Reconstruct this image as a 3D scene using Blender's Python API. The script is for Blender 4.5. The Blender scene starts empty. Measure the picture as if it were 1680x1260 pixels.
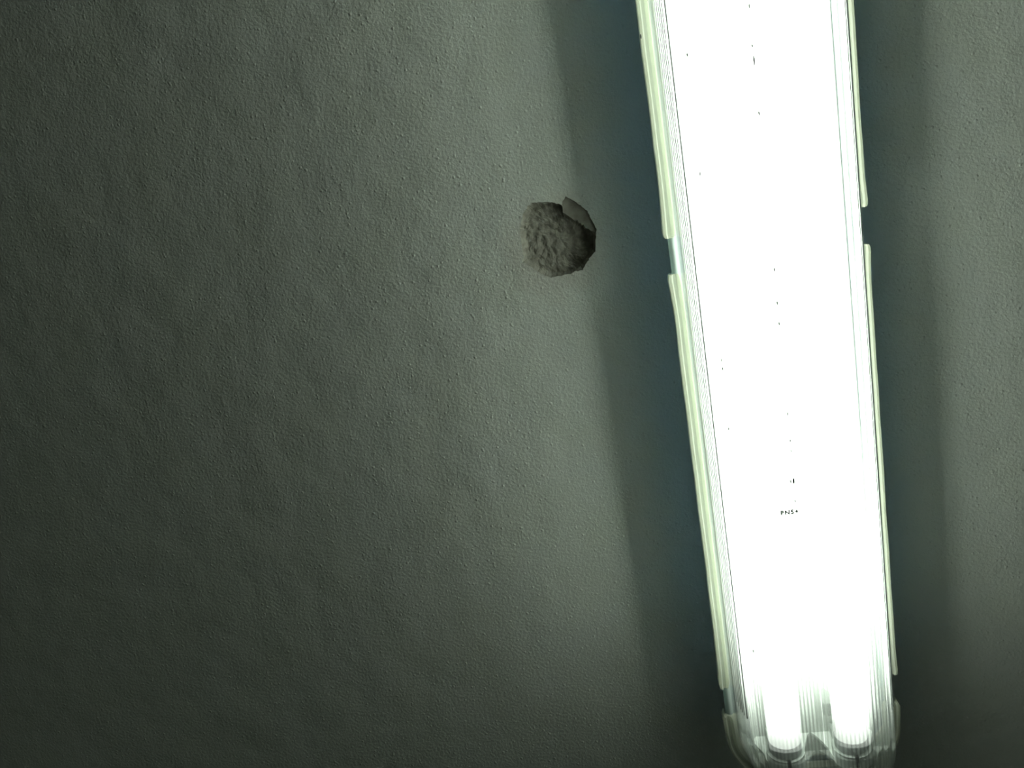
import bpy, bmesh, math, random
from mathutils import Vector, Matrix, noise

S = bpy.context.scene
C = S.collection
random.seed(7)

# ------------------------------------------------------------------ camera, world, exposure
ROOM_H = 2.50                 # ceiling height
FL = 0.045                    # the diffuser flange hangs this far under the ceiling
RC = [[-0.9805970299719584, 0.1383577823996926, 0.13887616375610723],
      [-0.16789204845885017, -0.958455185552266, -0.23059904022407043],
      [0.10120140747274675, -0.24944093757322722, 0.9630874798210826]]
cam_d = bpy.data.cameras.new('camera')
cam = bpy.data.objects.new('camera', cam_d)
C.objects.link(cam)
cam_d.sensor_width = 36.0
cam_d.lens = 36.0 * 1304.1 / 1680.0
cam_d.clip_start = 0.01
m3 = Matrix(RC) @ Matrix(((1, 0, 0), (0, -1, 0), (0, 0, -1)))
cam.matrix_world = Matrix.Translation((0.1141, 0.0, ROOM_H - FL - 0.6008)) @ m3.to_4x4()
S.camera = cam

w = bpy.data.worlds.new('world')
S.world = w
w.use_nodes = True
w.node_tree.nodes['Background'].inputs[0].default_value = (0, 0, 0, 1)
w.node_tree.nodes['Background'].inputs[1].default_value = 0.0

vs = S.view_settings
vs.view_transform = 'Standard'
vs.look = 'None'
vs.exposure = 0.0
vs.gamma = 1.0
vs.use_curve_mapping = False
S.cycles.transparent_max_bounces = 32
S.cycles.max_bounces = 12
S.cycles.caustics_refractive = False
TUBE_STRENGTH = 28.0          # radiance of the two fluorescent tubes

# ------------------------------------------------------------------ materials
def nmat(name):
    m = bpy.data.materials.new(name)
    m.use_nodes = True
    nt = m.node_tree
    nt.nodes.clear()
    out = nt.nodes.new('ShaderNodeOutputMaterial')
    return m, nt, out

def N(nt, kind, **kw):
    n = nt.nodes.new(kind)
    for k, v in kw.items():
        if k in n.inputs:
            n.inputs[k].default_value = v
        else:
            setattr(n, k, v)
    return n

def simple(name, col, rough=0.5, metal=0.0, var=0.06, scale=90.0, bump=0.0):
    m, nt, out = nmat(name)
    p = N(nt, 'ShaderNodeBsdfPrincipled', Roughness=rough, Metallic=metal)
    tc = N(nt, 'ShaderNodeTexCoord')
    nz = N(nt, 'ShaderNodeTexNoise', Scale=scale, Detail=4.0)
    nt.links.new(tc.outputs['Object'], nz.inputs['Vector'])
    rp = N(nt, 'ShaderNodeValToRGB')
    rp.color_ramp.elements[0].position = 0.3
    rp.color_ramp.elements[1].position = 0.7
    rp.color_ramp.elements[0].color = tuple(c * (1 - var) for c in col) + (1,)
    rp.color_ramp.elements[1].color = tuple(min(1, c * (1 + var)) for c in col) + (1,)
    nt.links.new(nz.outputs['Fac'], rp.inputs['Fac'])
    nt.links.new(rp.outputs['Color'], p.inputs['Base Color'])
    if bump:
        b = N(nt, 'ShaderNodeBump', Strength=1.0, Distance=bump)
        nt.links.new(nz.outputs['Fac'], b.inputs['Height'])
        nt.links.new(b.outputs['Normal'], p.inputs['Normal'])
    nt.links.new(p.outputs[0], out.inputs[0])
    return m

def clear_plastic(name, trans, transl, glow_col, rough=0.25, tfac=0.15, refr=0.0, end_tfac=None, power=4.0):
    """aged clear polycarbonate: mostly see-through, a little milky, bends the view, Fresnel gloss"""
    m, nt, out = nmat(name)
    L = nt.links.new
    tr = N(nt, 'ShaderNodeBsdfTransparent', Color=tuple(trans) + (1,))
    rf = N(nt, 'ShaderNodeBsdfRefraction', Color=tuple(trans) + (1,), Roughness=0.03, IOR=1.49)
    v = N(nt, 'ShaderNodeMixShader', Fac=refr)
    L(tr.outputs[0], v.inputs[1]); L(rf.outputs[0], v.inputs[2])
    tl = N(nt, 'ShaderNodeBsdfTranslucent', Color=tuple(transl) + (1,))
    df = N(nt, 'ShaderNodeBsdfDiffuse', Color=tuple(glow_col) + (1,))
    gl = N(nt, 'ShaderNodeBsdfGlossy', Roughness=rough)
    a = N(nt, 'ShaderNodeMixShader', Fac=0.35)
    L(tl.outputs[0], a.inputs[1]); L(df.outputs[0], a.inputs[2])
    b = N(nt, 'ShaderNodeMixShader', Fac=tfac)
    L((v if refr else tr).outputs[0], b.inputs[1]); L(a.outputs[0], b.inputs[2])
    if end_tfac is not None:      # the moulded ends are thicker and frosted
        tc = N(nt, 'ShaderNodeTexCoord')
        sx = N(nt, 'ShaderNodeSeparateXYZ')
        ab = N(nt, 'ShaderNodeMath', operation='ABSOLUTE')
        mr = N(nt, 'ShaderNodeMapRange', interpolation_type='SMOOTHSTEP')
        mr.inputs['From Min'].default_value = 0.596
        mr.inputs['From Max'].default_value = 0.614
        mr.inputs['To Min'].default_value = tfac
        mr.inputs['To Max'].default_value = end_tfac
        L(tc.outputs['Object'], sx.inputs[0]); L(sx.outputs['Y'], ab.inputs[0])
        L(ab.outputs[0], mr.inputs['Value']); L(mr.outputs[0], b.inputs[0])
    lw = N(nt, 'ShaderNodeLayerWeight', Blend=0.5)
    pw = N(nt, 'ShaderNodeMath', operation='POWER')
    pw.inputs[1].default_value = power
    L(lw.outputs['Facing'], pw.inputs[0])
    mu = N(nt, 'ShaderNodeMath', operation='MULTIPLY_ADD')
    mu.inputs[1].default_value = 0.9
    mu.inputs[2].default_value = 0.04
    L(pw.outputs[0], mu.inputs[0])
    c = N(nt, 'ShaderNodeMixShader')
    L(mu.outputs[0], c.inputs[0])
    L(b.outputs[0], c.inputs[1]); L(gl.outputs[0], c.inputs[2])
    L(c.outputs[0], out.inputs[0])
    return m

# hole centre, world metres
HOLE = (0.1508, -0.0412)

def ceiling_material():
    m, nt, out = nmat('ceiling_paint')
    L = nt.links.new
    p = N(nt, 'ShaderNodeBsdfPrincipled', Roughness=0.75)
    tc = N(nt, 'ShaderNodeTexCoord')
    co = tc.outputs['Object']
    # colour: grey-green emulsion, faint blotches
    n0 = N(nt, 'ShaderNodeTexNoise', Scale=16.0, Detail=4.0)
    L(co, n0.inputs['Vector'])
    r0 = N(nt, 'ShaderNodeValToRGB')
    r0.color_ramp.elements[0].position = 0.35
    r0.color_ramp.elements[1].position = 0.65
    r0.color_ramp.elements[0].color = (0.735, 0.770, 0.680, 1)
    r0.color_ramp.elements[1].color = (0.745, 0.780, 0.710, 1)
    L(n0.outputs['Fac'], r0.inputs['Fac'])
    # plaster dust around the broken hole
    sub = N(nt, 'ShaderNodeVectorMath', operation='SUBTRACT')
    sub.inputs[1].default_value = (HOLE[0] + 0.006, HOLE[1] - 0.008, 0)
    L(co, sub.inputs[0])
    ln = N(nt, 'ShaderNodeVectorMath', operation='LENGTH')
    L(sub.outputs[0], ln.inputs[0])
    n1 = N(nt, 'ShaderNodeTexNoise', Scale=70.0, Detail=3.0)
    L(co, n1.inputs['Vector'])
    ad = N(nt, 'ShaderNodeMath', operation='MULTIPLY_ADD')
    ad.inputs[1].default_value = 0.035
    L(n1.outputs['Fac'], ad.inputs[0]); L(ln.outputs['Value'], ad.inputs[2])
    mr = N(nt, 'ShaderNodeMapRange')
    mr.inputs['From Min'].default_value = 0.046
    mr.inputs['From Max'].default_value = 0.066
    mr.inputs['To Min'].default_value = 0.55
    mr.inputs['To Max'].default_value = 0.0
    L(ad.outputs[0], mr.inputs['Value'])
    mx = N(nt, 'ShaderNodeMix', data_type='RGBA')
    L(mr.outputs[0], mx.inputs['Factor'])
    L(r0.outputs['Color'], mx.inputs['A'])
    mx.inputs['B'].default_value = (0.64, 0.615, 0.53, 1)
    L(mx.outputs['Result'], p.inputs['Base Color'])
    # relief: fine roller stipple + sparse grit + slow trowel waves
    s1 = N(nt, 'ShaderNodeTexNoise', Scale=400.0, Detail=4.0, Roughness=0.6)
    L(co, s1.inputs['Vector'])
    s2 = N(nt, 'ShaderNodeTexVoronoi', Scale=230.0)
    L(co, s2.inputs['Vector'])
    g = N(nt, 'ShaderNodeMapRange')
    g.inputs['From Min'].default_value = 0.05
    g.inputs['From Max'].default_value = 0.30
    g.inputs['To Min'].default_value = 1.0
    g.inputs['To Max'].default_value = 0.0
    L(s2.outputs['Distance'], g.inputs['Value'])
    # only some cells carry a grain
    sel = N(nt, 'ShaderNodeSeparateColor')
    L(s2.outputs['Color'], sel.inputs[0])
    th = N(nt, 'ShaderNodeMath', operation='GREATER_THAN')
    th.inputs[1].default_value = 0.66
    L(sel.outputs[0], th.inputs[0])
    gm = N(nt, 'ShaderNodeMath', operation='MULTIPLY')
    L(g.outputs[0], gm.inputs[0]); L(th.outputs[0], gm.inputs[1])
    s3 = N(nt, 'ShaderNodeTexNoise', Scale=22.0, Detail=3.0)
    L(co, s3.inputs['Vector'])
    h1 = N(nt, 'ShaderNodeMath', operation='MULTIPLY_ADD')
    h1.inputs[1].default_value = 0.48
    L(gm.outputs[0], h1.inputs[0]); L(s1.outputs['Fac'], h1.inputs[2])
    h2 = N(nt, 'ShaderNodeMath', operation='MULTIPLY_ADD')
    h2.inputs[1].default_value = 3.2
    L(s3.outputs['Fac'], h2.inputs[0]); L(h1.outputs[0], h2.inputs[2])
    b = N(nt, 'ShaderNodeBump', Strength=1.0, Distance=0.0008)
    L(h2.outputs[0], b.inputs['Height'])
    L(b.outputs['Normal'], p.inputs['Normal'])
    L(p.outputs[0], out.inputs[0])
    return m

M_CEIL = ceiling_material()
M_WALL = simple('wall_plaster', (0.56, 0.58, 0.56), 0.8, var=0.05, scale=30, bump=0.0005)
M_FLOOR = simple('floor_cement', (0.45, 0.46, 0.45), 0.7, var=0.15, scale=12, bump=0.0005)
M_RECESS = simple('broken_plaster', (0.33, 0.32, 0.265), 0.95, var=0.22, scale=140, bump=0.0008)
def housing_material(name, col, tcol, fac):
    # grey moulded plastic; translucency added so cool light fills the shadow beside the lamp
    m, nt, out = nmat(name)
    p = N(nt, 'ShaderNodeBsdfPrincipled', Roughness=0.45)
    p.inputs['Base Color'].default_value = tuple(col) + (1,)
    t = N(nt, 'ShaderNodeBsdfTranslucent')
    t.inputs['Color'].default_value = tuple(tcol) + (1,)
    x = N(nt, 'ShaderNodeMixShader', Fac=fac)
    nt.links.new(p.outputs[0], x.inputs[1]); nt.links.new(t.outputs[0], x.inputs[2])
    nt.links.new(x.outputs[0], out.inputs[0])
    return m
M_HOUSE = housing_material('housing_grey', (0.16, 0.18, 0.175), (0.60, 0.76, 0.90), 0.70)
M_RAIL = housing_material('rail_grey', (0.50, 0.56, 0.53), (0.62, 0.74, 0.68), 0.4)
M_TRAY = simple('white_enamel', (0.42, 0.455, 0.42), 0.35, var=0.02)
M_BRACKET = simple('bracket_white', (0.70, 0.74, 0.70), 0.4, var=0.02)
M_RIB_SHADE = simple('rib_line_shade', (0.06, 0.07, 0.065), 0.6, var=0.2)  # dark colour standing in for the shade lines of the ribs
M_HOLDER = simple('holder_plastic', (0.48, 0.52, 0.49), 0.4, var=0.03)
M_CAP = simple('cap_metal', (0.34, 0.37, 0.36), 0.5, metal=0.0, var=0.05)
M_DARK = simple('dark_slot', (0.02, 0.025, 0.022), 0.6, var=0.1)
M_INK = simple('grey_ink', (0.05, 0.055, 0.055), 0.6, var=0.1)
M_LENS = clear_plastic('prismatic_plastic', (0.96, 0.975, 0.95), (0.85, 0.93, 0.84), (0.6, 0.64, 0.56), rough=0.2, tfac=0.026, refr=0.28, end_tfac=0.5)
M_RIBS = clear_plastic('prismatic_ribs', (0.96, 0.975, 0.95), (0.85, 0.93, 0.84), (0.6, 0.64, 0.56), rough=0.2, tfac=0.026, refr=0.28, end_tfac=0.5, power=1.5)
M_LIP = clear_plastic('milky_plastic', (0.90, 0.92, 0.86), (0.93, 0.95, 0.82), (0.72, 0.74, 0.64), rough=0.3, tfac=0.85)

m_t, nt, out = nmat('lit_tube')
em = N(nt, 'ShaderNodeEmission', Strength=TUBE_STRENGTH)
em.inputs['Color'].default_value = (0.92, 1.0, 0.93, 1)
# the glow weakens over the last centimetres, round the electrodes
tc = N(nt, 'ShaderNodeTexCoord')
sx = N(nt, 'ShaderNodeSeparateXYZ')
ab = N(nt, 'ShaderNodeMath', operation='ABSOLUTE')
mr = N(nt, 'ShaderNodeMapRange', interpolation_type='SMOOTHSTEP')
mr.inputs['From Min'].default_value = 0.455
mr.inputs['From Max'].default_value = 0.578
mr.inputs['To Min'].default_value = TUBE_STRENGTH
mr.inputs['To Max'].default_value = TUBE_STRENGTH * 0.05
nt.links.new(tc.outputs['Object'], sx.inputs[0])
nt.links.new(sx.outputs['Y'], ab.inputs[0])
nt.links.new(ab.outputs[0], mr.inputs['Value'])
nt.links.new(mr.outputs[0], em.inputs['Strength'])
nt.links.new(em.outputs[0], out.inputs[0])
M_TUBE = m_t
M_TUBE.cycles.emission_sampling = 'FRONT'

# ------------------------------------------------------------------ object helpers
def link(name, bm, mat, parent=None, smooth=False, kind=None, label=None):
    me = bpy.data.meshes.new(name)
    bmesh.ops.remove_doubles(bm, verts=bm.verts, dist=1e-6)
    bmesh.ops.recalc_face_normals(bm, faces=bm.faces)
    bm.to_mesh(me)
    bm.free()
    me.materials.append(mat)
    if smooth:
        for p in me.polygons:
            p.use_smooth = True
    o = bpy.data.objects.new(name, me)
    C.objects.link(o)
    if parent:
        o.parent = parent
    if kind:
        o['kind'] = kind
    if label:
        o['label'] = label
    return o

def box(bm, lo, hi):
    vs_ = [bm.verts.new((x, y, z)) for x in (lo[0], hi[0]) for y in (lo[1], hi[1]) for z in (lo[2], hi[2])]
    for f in ((0, 1, 3, 2), (4, 6, 7, 5), (0, 4, 5, 1), (2, 3, 7, 6), (0, 2, 6, 4), (1, 5, 7, 3)):
        bm.faces.new([vs_[i] for i in f])

def loft(bm, rings, close_first=False, close_last=False, wrap=False):
    R = [[bm.verts.new(p) for p in r] for r in rings]
    n = len(R[0])
    pairs = list(zip(R[:-1], R[1:])) + ([(R[-1], R[0])] if wrap else [])
    for A, B in pairs:
        for i in range(n):
            j = (i + 1) % n
            try:
                bm.faces.new((A[i], A[j], B[j], B[i]))
            except ValueError:
                pass
    if close_first:
        bm.faces.new(R[0])
    if close_last:
        bm.faces.new(list(reversed(R[-1])))

# ------------------------------------------------------------------ the room
RX0, RX1, RY0, RY1 = -1.35, 1.75, -1.75, 1.65
T = 0.12
b_ = bmesh.new(); box(b_, (RX0 - T, RY0 - T, -T), (RX1 + T, RY1 + T, 0)); link('floor', b_, M_FLOOR, kind='structure')
b_ = bmesh.new(); box(b_, (RX0 - T, RY0, 0), (RX0, RY1, ROOM_H)); link('wall_right', b_, M_WALL, kind='structure')
b_ = bmesh.new(); box(b_, (RX1, RY0, 0), (RX1 + T, RY1, ROOM_H)); link('wall_left', b_, M_WALL, kind='structure')
b_ = bmesh.new(); box(b_, (RX0 - T, RY0 - T, 0), (RX1 + T, RY0, ROOM_H)); link('wall_front', b_, M_WALL, kind='structure')
b_ = bmesh.new(); box(b_, (RX0 - T, RY1, 0), (RX1 + T, RY1 + T, ROOM_H)); link('wall_back', b_, M_WALL, kind='structure')

# outline of the broken hole, millimetres on the ceiling (across, along)
OUT = [(-166.5, -10.1), (-161.8, -10.6), (-157.7, -11.4), (-154.3, -11.5), (-149.4, -13.0), (-146.2, -14.5), (-143.1, -16.7),
       (-142.3, -12.9), (-139.1, -9.7), (-136.1, -12.1), (-132.7, -15.1), (-129.7, -18.0), (-126.8, -21.1), (-124.2, -23.5),
       (-122.7, -27.5), (-122.3, -29.6), (-120.0, -35.5), (-119.2, -39.8), (-120.9, -47.1), (-122.4, -56.3), (-126.1, -59.5),
       (-129.6, -62.8), (-132.2, -66.3), (-134.4, -69.4), (-139.2, -69.5), (-143.6, -70.2), (-147.2, -70.8), (-152.5, -71.4),
       (-156.9, -71.4), (-161.2, -71.4), (-163.6, -69.9), (-167.2, -67.6), (-170.7, -64.9), (-173.7, -61.8), (-177.5, -58.6),
       (-181.0, -55.8), (-182.6, -56.2), (-179.8, -51.3), (-179.8, -45.2), (-180.0, -40.9), (-179.7, -35.0), (-179.7, -29.8),
       (-178.3, -26.7), (-176.6, -21.9), (-173.5, -16.1), (-169.3, -11.7)]
outl = [Vector((-a / 1000, b / 1000, 0)) for a, b in OUT]
# finer, slightly ragged edge
fine = []
for i, p in enumerate(outl):
    q = outl[(i + 1) % len(outl)]
    for k in range(4):
        c = p.lerp(q, k / 4)
        if k:
            d = noise.noise_vector(c * 700) * 0.0010
            c = c + Vector((d.x, d.y, 0))
        fine.append(c)

bm = bmesh.new()
cor = [(RX0 - T, RY0 - T), (RX1 + T, RY0 - T), (RX1 + T, RY1 + T), (RX0 - T, RY1 + T)]
ov = [bm.verts.new((x, y, 0)) for x, y in cor]
hv = [bm.verts.new(p) for p in fine]
ed = [bm.edges.new((ov[i], ov[(i + 1) % 4])) for i in range(4)]
ed += [bm.edges.new((hv[i], hv[(i + 1) % len(hv)])) for i in range(len(hv))]
bmesh.ops.triangle_fill(bm, use_beauty=True, use_dissolve=False, edges=ed)
# slab above: sides and top
tv = [bm.verts.new((x, y, 0.16)) for x, y in cor]
for i in range(4):
    bm.faces.new((ov[i], ov[(i + 1) % 4], tv[(i + 1) % 4], tv[i]))
bm.faces.new(tv)
ceil = link('ceiling', bm, M_CEIL, kind='structure')
ceil.location.z = ROOM_H
ceil['label'] = 'grey green plaster ceiling with stippled paint'

# the recess: a rough bowl that follows the outline up into the slab
bm = bmesh.new()
cen = Vector((HOLE[0], HOLE[1], 0))
tl = [1 - 0.5 * (k / 14) ** 1.6 for k in range(15)] + [0.5 * (1 - k / 12) for k in range(1, 13)]
rings = []
for k, t in enumerate(tl):
    ring = []
    for p in fine:
        q = cen.lerp(p, 0.02 + 0.98 * t)
        n1 = noise.fractal(q * 60 + Vector((3, 1, 0)), 1.0, 2.0, 3)
        n2 = noise.fractal(q * 210 + Vector((0, 5, 2)), 0.9, 2.1, 3)
        cell = noise.voronoi(q * 110)[0]
        ridge = min(1.0, (cell[1] - cell[0]) * 2.0)
        lit = max(0.0, (p.x - cen.x) / 0.03)          # the side turned to the lamp slopes, the other drops
        ww = 0.035 + 0.10 * max(0, 0.5 + 0.9 * noise.noise(p * 70)) + 0.10 * lit
        x = max(0.0, min(1.0, (1 - t) / ww))
        deep = 0.0088 + 0.0016 * n1 + 0.0011 * n2 - 0.0014 * ridge - 0.0035 * max(-1.0, (q.x - cen.x) / 0.03)
        d = max(0.0009, deep) * (x * (2 - x)) + (0.0007 * n2 if 0 < x < 1 else 0)
        edge = (q.x - 0.1395) * -0.68 + (q.y + 0.0257) * 0.73      # shallow chipped ledge beside the hole
        if edge > 0 and k and q.x < 0.1435:
            d = 0.0020 + 0.0003 * n1
        ring.append((q.x, q.y, 0.0 if k == 0 else max(0.0002, d)))
    rings.append(ring)
loft(bm, rings, close_last=True)
rec = link('plaster_recess', bm, M_RECESS, ceil)
rec['label'] = 'round broken hole in the ceiling with rough grey brown plaster inside'

# ------------------------------------------------------------------ the lamp
HALF = 0.635
BC = -0.521 + HALF           # middle of the lamp along the room
lamp = bpy.data.objects.new('ceiling_lamp', None)
C.objects.link(lamp)
lamp.location = (0, BC, ROOM_H)
lamp['label'] = 'long twin tube fluorescent lamp with clear ribbed cover on the ceiling'
lamp['category'] = 'ceiling lamp'

def V(a, b, h):
    """a: across, b: along (world), h: below the flange plane -> lamp coordinates"""
    return Vector((-a, b - BC, -(FL + h)))

def VL(a, bl, h):
    return Vector((-a, bl, -(FL + h)))

def rr(wd, ln, ra, rb, nc=14, fr=(0.5, 0.94, 0.985)):
    """rounded rectangle, half sizes wd (across) x ln (along), elliptical corners"""
    ra = min(ra, wd); pts = []
    sl = ln - rb
    fs = [-1] + [-f for f in reversed(fr)] + [0] + list(fr) + [1]
    # right side going up, corner, left side going down, corner
    for f in fs[1:-1]:
        pts.append((wd, f * sl))
    for k in range(nc + 1):
        t = math.pi / 2 * k / nc
        pts.append((wd - ra + ra * math.cos(t), sl + rb * math.sin(t)))
    for k in range(nc + 1):
        t = math.pi / 2 * (1 - k / nc)
        pts.append((-(wd - ra + ra * math.cos(t)), sl + rb * math.sin(t)))
    for f in reversed(fs[1:-1]):
        pts.append((-wd, f * sl))
    for k in range(nc + 1):
        t = math.pi / 2 * k / nc
        pts.append((-(wd - ra + ra * math.cos(t)), -sl - rb * math.sin(t)))
    for k in range(nc + 1):
        t = math.pi / 2 * (1 - k / nc)
        pts.append((wd - ra + ra * math.cos(t), -sl - rb * math.sin(t)))
    return pts

# housing: open shell against the ceiling
bm = bmesh.new()
prof = [(0.0545, -0.0448), (0.0605, -0.0448), (0.0630, -0.010), (0.0650, -0.008), (0.0650, -0.0035),
        (0.0600, -0.0035), (0.0590, -0.010), (0.0545, -0.041)]
rings = []
for wd, h in prof:
    o_ = HALF - 0.070
    rings.append([VL(a, bl, h) for a, bl in rr(wd, o_ + wd, 0.042 * wd / 0.07, 0.042 * wd / 0.07)])
loft(bm, rings[:])
# ceiling face and inner face
n_ = len(rings[0])
link_b = bm
top = [v for v in bm.verts][:n_]
bm.faces.new(top)
bm.faces.new([v for v in bm.verts][-n_:])
link('housing', bm, M_HOUSE, lamp)

# rounded rail along the rim of the housing (seen where the cover lip is broken away)
bm = bmesh.new()
rings = []
for k in range(10):
    t = 2 * math.pi * k / 10
    wd = 0.0649 + 0.0034 * math.cos(t)
    h = -0.0012 + 0.0048 * math.sin(t)
    rings.append([VL(a, bl, h) for a, bl in rr(wd, HALF - 0.070 + wd, 0.040, 0.040)])
loft(bm, rings, wrap=True)
link('housing_rim', bm, M_RAIL, lamp, smooth=True)

# gear tray
def extrude_profile(bm, pts, b0, b1):
    A = [bm.verts.new(VL(a, b0, h)) for a, h in pts]
    B = [bm.verts.new(VL(a, b1, h)) for a, h in pts]
    n = len(pts)
    for i in range(n):
        bm.faces.new((A[i], A[(i + 1) % n], B[(i + 1) % n], B[i]))
    bm.faces.new(A)
    bm.faces.new(B[::-1])

bm = bmesh.new()
TRAY_H = 0.0
extrude_profile(bm, [(-0.0500, 0.005), (-0.0490, 0.005), (-0.0460, TRAY_H), (0.0460, TRAY_H), (0.0490, 0.005), (0.0500, 0.005),
                     (0.0470, TRAY_H - 0.0012), (-0.0470, TRAY_H - 0.0012)], -0.618, 0.618)
link('gear_tray', bm, M_TRAY, lamp)

# tubes
TH = 0.028
def ring(a0, r, bl, n=28, h0=TH):
    return [VL(a0 + r * math.cos(2 * math.pi * k / n), bl, h0 + r * math.sin(2 * math.pi * k / n)) for k in range(n)]

GE = 0.5780                  # glass half length
for a0 in (-0.0268, 0.0252):
    bm = bmesh.new()
    loft(bm, [ring(a0, 0.0105, -GE), ring(a0, 0.0125, -GE + 0.0012), *[ring(a0, 0.0130, (GE - 0.004) * (-1 + 2 * k / 24)) for k in range(25)],
              ring(a0, 0.0125, GE - 0.0012), ring(a0, 0.0105, GE)], True, True)
    tube = link('fluorescent_tube', bm, M_TUBE, lamp, smooth=True)
    for s in (-1, 1):
        bm = bmesh.new()
        loft(bm, [ring(a0, 0.0131, s * (GE - 0.0015)), ring(a0, 0.0131, s * (GE + 0.0075)), ring(a0, 0.0118, s * (GE + 0.0090))], True, True)
        link('end_cap', bm, M_CAP, tube)
        bm = bmesh.new()
        for da in (-0.0064, 0.0064):
            loft(bm, [ring(a0, 0.0012, s * (GE + 0.009), 8, TH + da), ring(a0, 0.0012, s * (GE + 0.016), 8, TH + da)], True, True)
        link('contact_pins', bm, M_CAP, tube)
        # lamp holder: round collar on a foot, slot at the bottom
        bm = bmesh.new()
        b0, b1 = s * (GE + 0.0092), s * (GE + 0.0210)
        pts = []
        for k in range(33):
            t = -0.25 * math.pi + 1.5 * math.pi * k / 32
            pts.append((a0 + 0.0150 * math.cos(t), TH + 0.0150 * math.sin(t)))
        pts = [(a0 + 0.0105, 0.0)] + pts + [(a0 - 0.0105, 0.0)]
        # cut the slot
        res = []
        for (pa, ph) in pts:
            res.append((pa, ph))
        lo_i = [i for i, (pa, ph) in enumerate(res) if abs(pa - a0) < 0.0020 and ph > TH]
        i0, i1 = lo_i[0], lo_i[-1]
        res = res[:i0] + [(a0 + 0.0018, TH + 0.0149), (a0 + 0.0018, TH - 0.004), (a0 - 0.0018, TH - 0.004), (a0 - 0.0018, TH + 0.0149)] + res[i1 + 1:]
        extrude_profile(bm, res, b0, b1)
        hold = link('lamp_holder', bm, M_HOLDER, lamp)
        bm = bmesh.new()
        extrude_profile(bm, [(a0 - 0.0018, TH - 0.004), (a0 + 0.0018, TH - 0.004), (a0 + 0.0018, TH + 0.0125), (a0 - 0.0018, TH + 0.0125)],
                        b0 + s * 0.0015, b1 - s * 0.001)
        link('holder_slot', bm, M_DARK, hold)

# W shaped end brackets behind the holders
def w_height(a):
    cs = (-0.0268, 0.0252)
    best = -0.0005
    for c in cs:
        d = abs(a - c)
        r = 0.0164
        if d < r:
            best = max(best, TH - 0.004 + math.sqrt(r * r - d * d))
        inner = (a > c) == (c < 0)
        span = 0.0098 if inner else 0.012
        if r <= d < r + span:
            best = max(best, -0.0005 + 0.021 * (1 - (d - r) / span) ** 1.6)
    return best
for s in (-1, 1):
    bm = bmesh.new()
    b0, b1 = s * 0.5950, s * 0.5975
    top = []
    for k in range(121):
        a = -0.048 + 0.096 * k / 120
        top.append((a, w_height(a)))
    extrude_profile(bm, [(-0.048, -0.006)] + top + [(0.048, -0.006)], b0, b1)
    link('end_bracket', bm, M_BRACKET, lamp)

# slots, clips and print on the tray between the tubes
def tray_mark(name, a, b, wa, lb, mat=M_DARK, h=0.0008):
    bm = bmesh.new()
    p = V(a, b, 0)
    box(bm, (p.x - wa / 2, p.y - lb / 2, -(FL + h)), (p.x + wa / 2, p.y + lb / 2, -(FL - 0.0006)))
    return link(name, bm, mat, lamp)
tray_mark('tray_slot', 0.0160, -0.4590, 0.0030, 0.0095, h=0.0030)
tray_mark('tray_slot', 0.0118, -0.4580, 0.0010, 0.0095, h=0.0030)

# diffuser: lofted rounded cover with prismatic ribs on the inside
key = [(0.0632, 0.000), (0.0622, 0.004), (0.0606, 0.014), (0.0588, 0.026), (0.0570, 0.036), (0.0545, 0.0425), (0.0505, 0.0468), (0.0440, 0.0490),
       (0.030, 0.0500), (0.014, 0.0503), (0.0004, 0.0503)]
PITCH, PER = 0.0022, 4
dense = []
for (w0, h0), (w1, h1) in zip(key[:-1], key[1:]):
    for k in range(60):
        t = k / 60
        dense.append((w0 + (w1 - w0) * t, h0 + (h1 - h0) * t))
dense.append(key[-1])
prof = [dense[0]]
acc = 0.0
for p, q in zip(dense[:-1], dense[1:]):
    acc += math.hypot(q[0] - p[0], q[1] - p[1])
    if acc >= PITCH / PER:
        prof.append(q); acc = 0.0
prof.append(key[-1])
LH = HALF - 0.0085
def lens_ring(wd):
    sh = 0.0632 - wd
    rb = max(0.004, 0.047 * (wd / 0.0632))
    return rr(wd, LH - 0.30 * sh, 0.047, rb)
def sstep(x):
    x = max(0.0, min(1.0, x))
    return x * x * (3 - 2 * x)
outer, inner = [], []
for i, (wd, h) in enumerate(prof):
    p = prof[max(0, i - 1)]; q = prof[min(len(prof) - 1, i + 1)]
    tx, ty = q[0] - p[0], q[1] - p[1]
    L = math.hypot(tx, ty) or 1
    nx, ny = ty / L, -tx / L            # outward (wider / lower)
    tri = (0, 0.5, 1.0, 0.5)[i % PER]
    base = lens_ring(wd)
    outer.append([VL(a, bl, h) for a, bl in base])
    rg = []
    for (a, bl) in base:
        m_ = sstep((0.604 - abs(bl)) / 0.012) * sstep((h - 0.003) / 0.003)
        off = 0.0012 + 0.0010 * tri * m_
        s = (wd - off * nx) / wd if wd > 0.003 else 1
        lim = abs(bl) - off * 0.35 * (nx if abs(bl) > LH - 0.05 else 0)
        rg.append(VL(a * s, math.copysign(lim, bl), h - off * abs(ny)))
    inner.append(rg)
bm = bmesh.new()
loft(bm, outer + inner[::-1], wrap=True)
n_out = len(outer) * len(outer[0])
for k, f in enumerate(bm.faces):
    f.material_index = 0 if k < n_out else 1
lens = link('diffuser', bm, M_LENS, lamp, label='clear ribbed plastic cover')
lens.data.materials.append(M_RIBS)

# milky lip around the cover, broken off at the clip places
def lip_path(bl_list, side):
    """outward normal frames along one straight side"""
    return [((0.0600 * side, bl), (side, 0.0)) for bl in bl_list]

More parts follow.
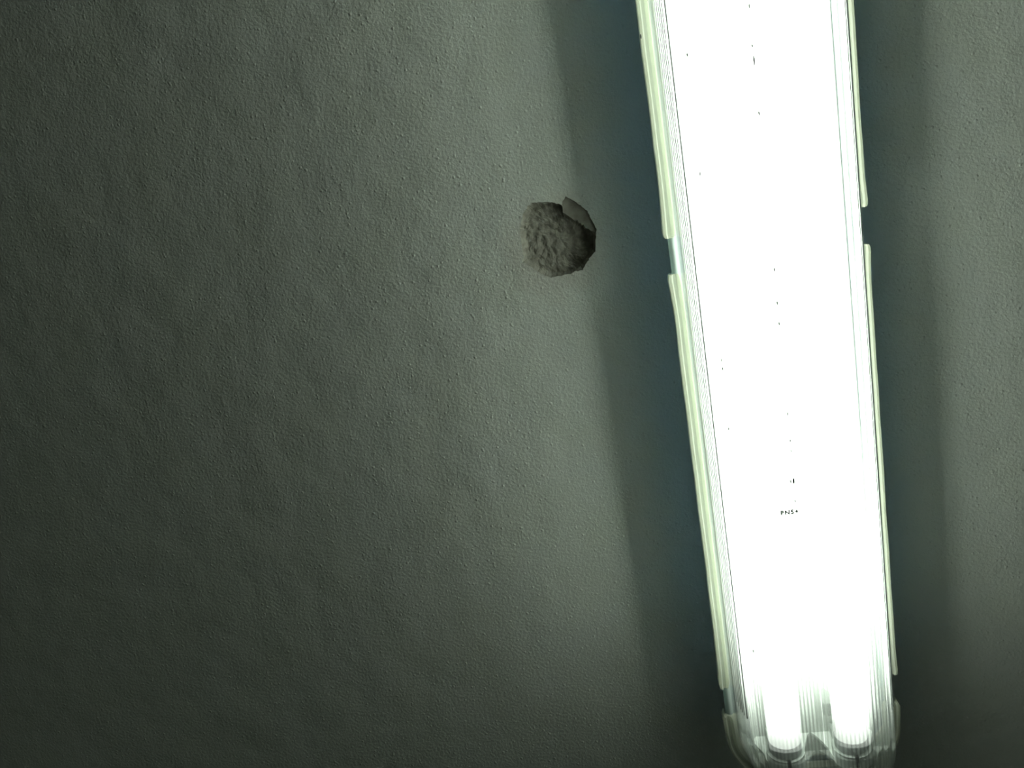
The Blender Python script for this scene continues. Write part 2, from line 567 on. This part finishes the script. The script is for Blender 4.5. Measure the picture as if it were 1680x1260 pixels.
LIP = [(0.0018, 0.0030), (0.0030, 0.0058), (0.0052, 0.0042), (0.0074, 0.0044), (0.0084, 0.0066), (0.0100, 0.0064), (0.0104, 0.0040), (0.0104, -0.0055),
       (0.0088, -0.0060), (0.0086, 0.0012), (0.0018, 0.0012)]
def sweep_lip(frames, flare, name='diffuser_lip', wide=None):
    bm = bmesh.new()
    n = len(frames)
    # arc length
    s = [0.0]
    for (p, _), (q, _) in zip(frames[:-1], frames[1:]):
        s.append(s[-1] + math.hypot(q[0] - p[0], q[1] - p[1]))
    rings = []
    for i, ((pa, pb), (na, nb)) in enumerate(frames):
        d0, d1 = s[i], s[-1] - s[i]
        e = 0.0
        sc = 1.0
        if flare[0]:
            e += 0.0016 * max(0, 1 - d0 / 0.035) ** 2
            sc *= 0.55 + 0.45 * min(1, d0 / 0.004) ** 0.5
        if flare[1]:
            e += 0.0016 * max(0, 1 - d1 / 0.035) ** 2
            sc *= 0.55 + 0.45 * min(1, d1 / 0.004) ** 0.5
        wob = 0.0004 * noise.noise(Vector((pa * 40, pb * 40, 1.5)))
        rg = []
        for j, (u, h) in enumerate(LIP):
            uu = 0.0061 + (u - 0.0061) * sc
            hh = h
            if j < 1 or j == len(LIP) - 1:
                uu -= (wide[i] if wide else 0.0)
            uu += (e + wob) * (u / 0.0104)
            rg.append(VL(pa + na * uu, pb + nb * uu, hh))
        rings.append(rg)
    loft(bm, rings, True, True)
    return link(name, bm, M_LIP, lens)

def w2l(b):
    return b - BC
gaps = [(-0.455, -0.428), (-0.0776, -0.0512), (0.3000, 0.3270), (0.6560, 0.6830)]
for side in (-1, 1):
    for g0, g1 in zip(gaps[:-1], gaps[1:]):
        b0, b1 = w2l(g0[1]), w2l(g1[0])
        n = 40
        bl = []
        for k in range(n + 1):
            t = k / n
            t = 0.5 - 0.5 * math.cos(math.pi * t)
            bl.append(b0 + (b1 - b0) * t)
        sweep_lip(lip_path(bl, side), (True, True))
for s in (-1, 1):
    start = w2l(gaps[0][0]) if s < 0 else w2l(gaps[-1][1])
    rad = 0.0330
    fr = []; wide = []
    ecen = s * (HALF - 0.0105 - rad)
    for k in range(7):
        fr.append(((-0.060, start + (ecen - start) * k / 7), (-1.0, 0.0))); wide.append(0.004)
    for k in range(13):
        t = math.pi / 2 * k / 12
        fr.append(((-(0.060 - rad) - rad * math.cos(t), ecen + s * rad * math.sin(t)), (-math.cos(t), s * math.sin(t))))
        wide.append(0.004 + 0.008 * math.sin(2 * t))
    for k in range(13):
        t = math.pi / 2 * (1 - k / 12)
        fr.append((((0.060 - rad) + rad * math.cos(t), ecen + s * rad * math.sin(t)), (math.cos(t), s * math.sin(t))))
        wide.append(0.004 + 0.008 * math.sin(2 * t))
    for k in range(7):
        fr.append(((0.060, ecen + (start - ecen) * (k + 1) / 7), (1.0, 0.0))); wide.append(0.004)
    sweep_lip(fr, (True, True), wide=wide)

# thin dark fins added on both cover sides, imitating the ribs' dark refraction lines
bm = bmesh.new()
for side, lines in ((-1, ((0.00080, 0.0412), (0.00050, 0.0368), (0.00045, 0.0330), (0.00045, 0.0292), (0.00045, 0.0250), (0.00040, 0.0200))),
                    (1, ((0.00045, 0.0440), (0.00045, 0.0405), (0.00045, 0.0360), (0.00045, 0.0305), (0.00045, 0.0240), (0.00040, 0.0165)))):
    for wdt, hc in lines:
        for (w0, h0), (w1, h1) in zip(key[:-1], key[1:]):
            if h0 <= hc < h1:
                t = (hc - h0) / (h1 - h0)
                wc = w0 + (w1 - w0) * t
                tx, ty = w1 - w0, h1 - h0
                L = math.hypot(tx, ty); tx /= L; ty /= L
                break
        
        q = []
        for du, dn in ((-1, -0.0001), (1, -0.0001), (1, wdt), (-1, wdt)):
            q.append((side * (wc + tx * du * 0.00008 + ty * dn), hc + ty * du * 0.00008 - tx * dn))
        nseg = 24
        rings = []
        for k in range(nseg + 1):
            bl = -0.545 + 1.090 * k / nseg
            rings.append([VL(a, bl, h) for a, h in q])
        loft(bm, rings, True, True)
link('rib_shade_fins', bm, M_RIB_SHADE, lens, kind='stuff')

# small code printed on the cover
cu = bpy.data.curves.new('printed_code', 'FONT')
cu.body = 'PN5+'
cu.size = 0.0046
cu.offset = 0.00022
cu.extrude = 0.0003
cu.align_x = 'CENTER'
cu.align_y = 'CENTER'
cu.space_character = 1.25
tmp = bpy.data.objects.new('printed_code_outline', cu)
txt = bpy.data.objects.new('printed_code', bpy.data.meshes.new_from_object(tmp))
bpy.data.objects.remove(tmp)
C.objects.link(txt)
txt.data.materials.clear()
txt.data.materials.append(M_INK)
txt.parent = lens
txt.location = V(-0.0101, -0.2550, 0.0506)
txt.rotation_euler = (0, math.pi, 0)
txt['label'] = 'small grey printed code'

# specks of dirt stuck to the cover
bm = bmesh.new()
bmesh.ops.create_icosphere(bm, subdivisions=1, radius=0.5, matrix=Matrix.Translation(V(-0.0700, 0.0880, 0.0060)) @ Matrix.Diagonal((0.0014, 0.0042, 0.0016, 1)))
SPECKS = [(-0.0055, 0.0866, 0.00336, 0.00105, 0.0506),
          (-0.005900000000000001, 0.0633, 0.00252, 0.00105, 0.0506),
          (-0.0056, 0.054200000000000005, 0.0084, 0.00105, 0.0506),
          (-0.0056, 0.0222, 0.00336, 0.00105, 0.0506),
          (-0.0050999999999999995, -0.0788, 0.00378, 0.00105, 0.0506),
          (-0.0052, -0.1017, 0.00336, 0.00105, 0.0506),
          (-0.0052, -0.116, 0.00336, 0.00105, 0.0506),
          (-0.0050999999999999995, -0.18080000000000002, 0.00336, 0.00105, 0.0506),
          (-0.0050999999999999995, -0.2007, 0.00252, 0.00105, 0.0506),
          (-0.005, -0.2085, 0.00252, 0.00105, 0.0506),
          (-0.0052, -0.2312, 0.00546, 0.0017, 0.0506),
          (-0.0073, -0.2314, 0.00336, 0.00105, 0.0506),
          (-0.0056, -0.24669999999999997, 0.00294, 0.00105, 0.0506),
          (-0.046, 0.06559999999999999, 0.0034, 0.00105, 0.0487),
          (-0.046200000000000005, -0.0088, 0.0034, 0.00105, 0.0487),
          (-0.0453, -0.1426, 0.0034, 0.00105, 0.0487),
          (-0.046, -0.1866, 0.0034, 0.00105, 0.0487),
          (-0.045899999999999996, -0.3664, 0.0034, 0.00105, 0.0487),
          (-0.0458, -0.1359, 0.0034, 0.00105, 0.0487)]
for a, b, l, wd_, hh in SPECKS:
    p = V(a, b, hh)
    bmesh.ops.create_icosphere(bm, subdivisions=1, radius=0.5, matrix=Matrix.Translation(p) @ Matrix.Diagonal((wd_, l, 0.0005, 1)))
link('dirt_specks', bm, M_INK, lens, kind='stuff')
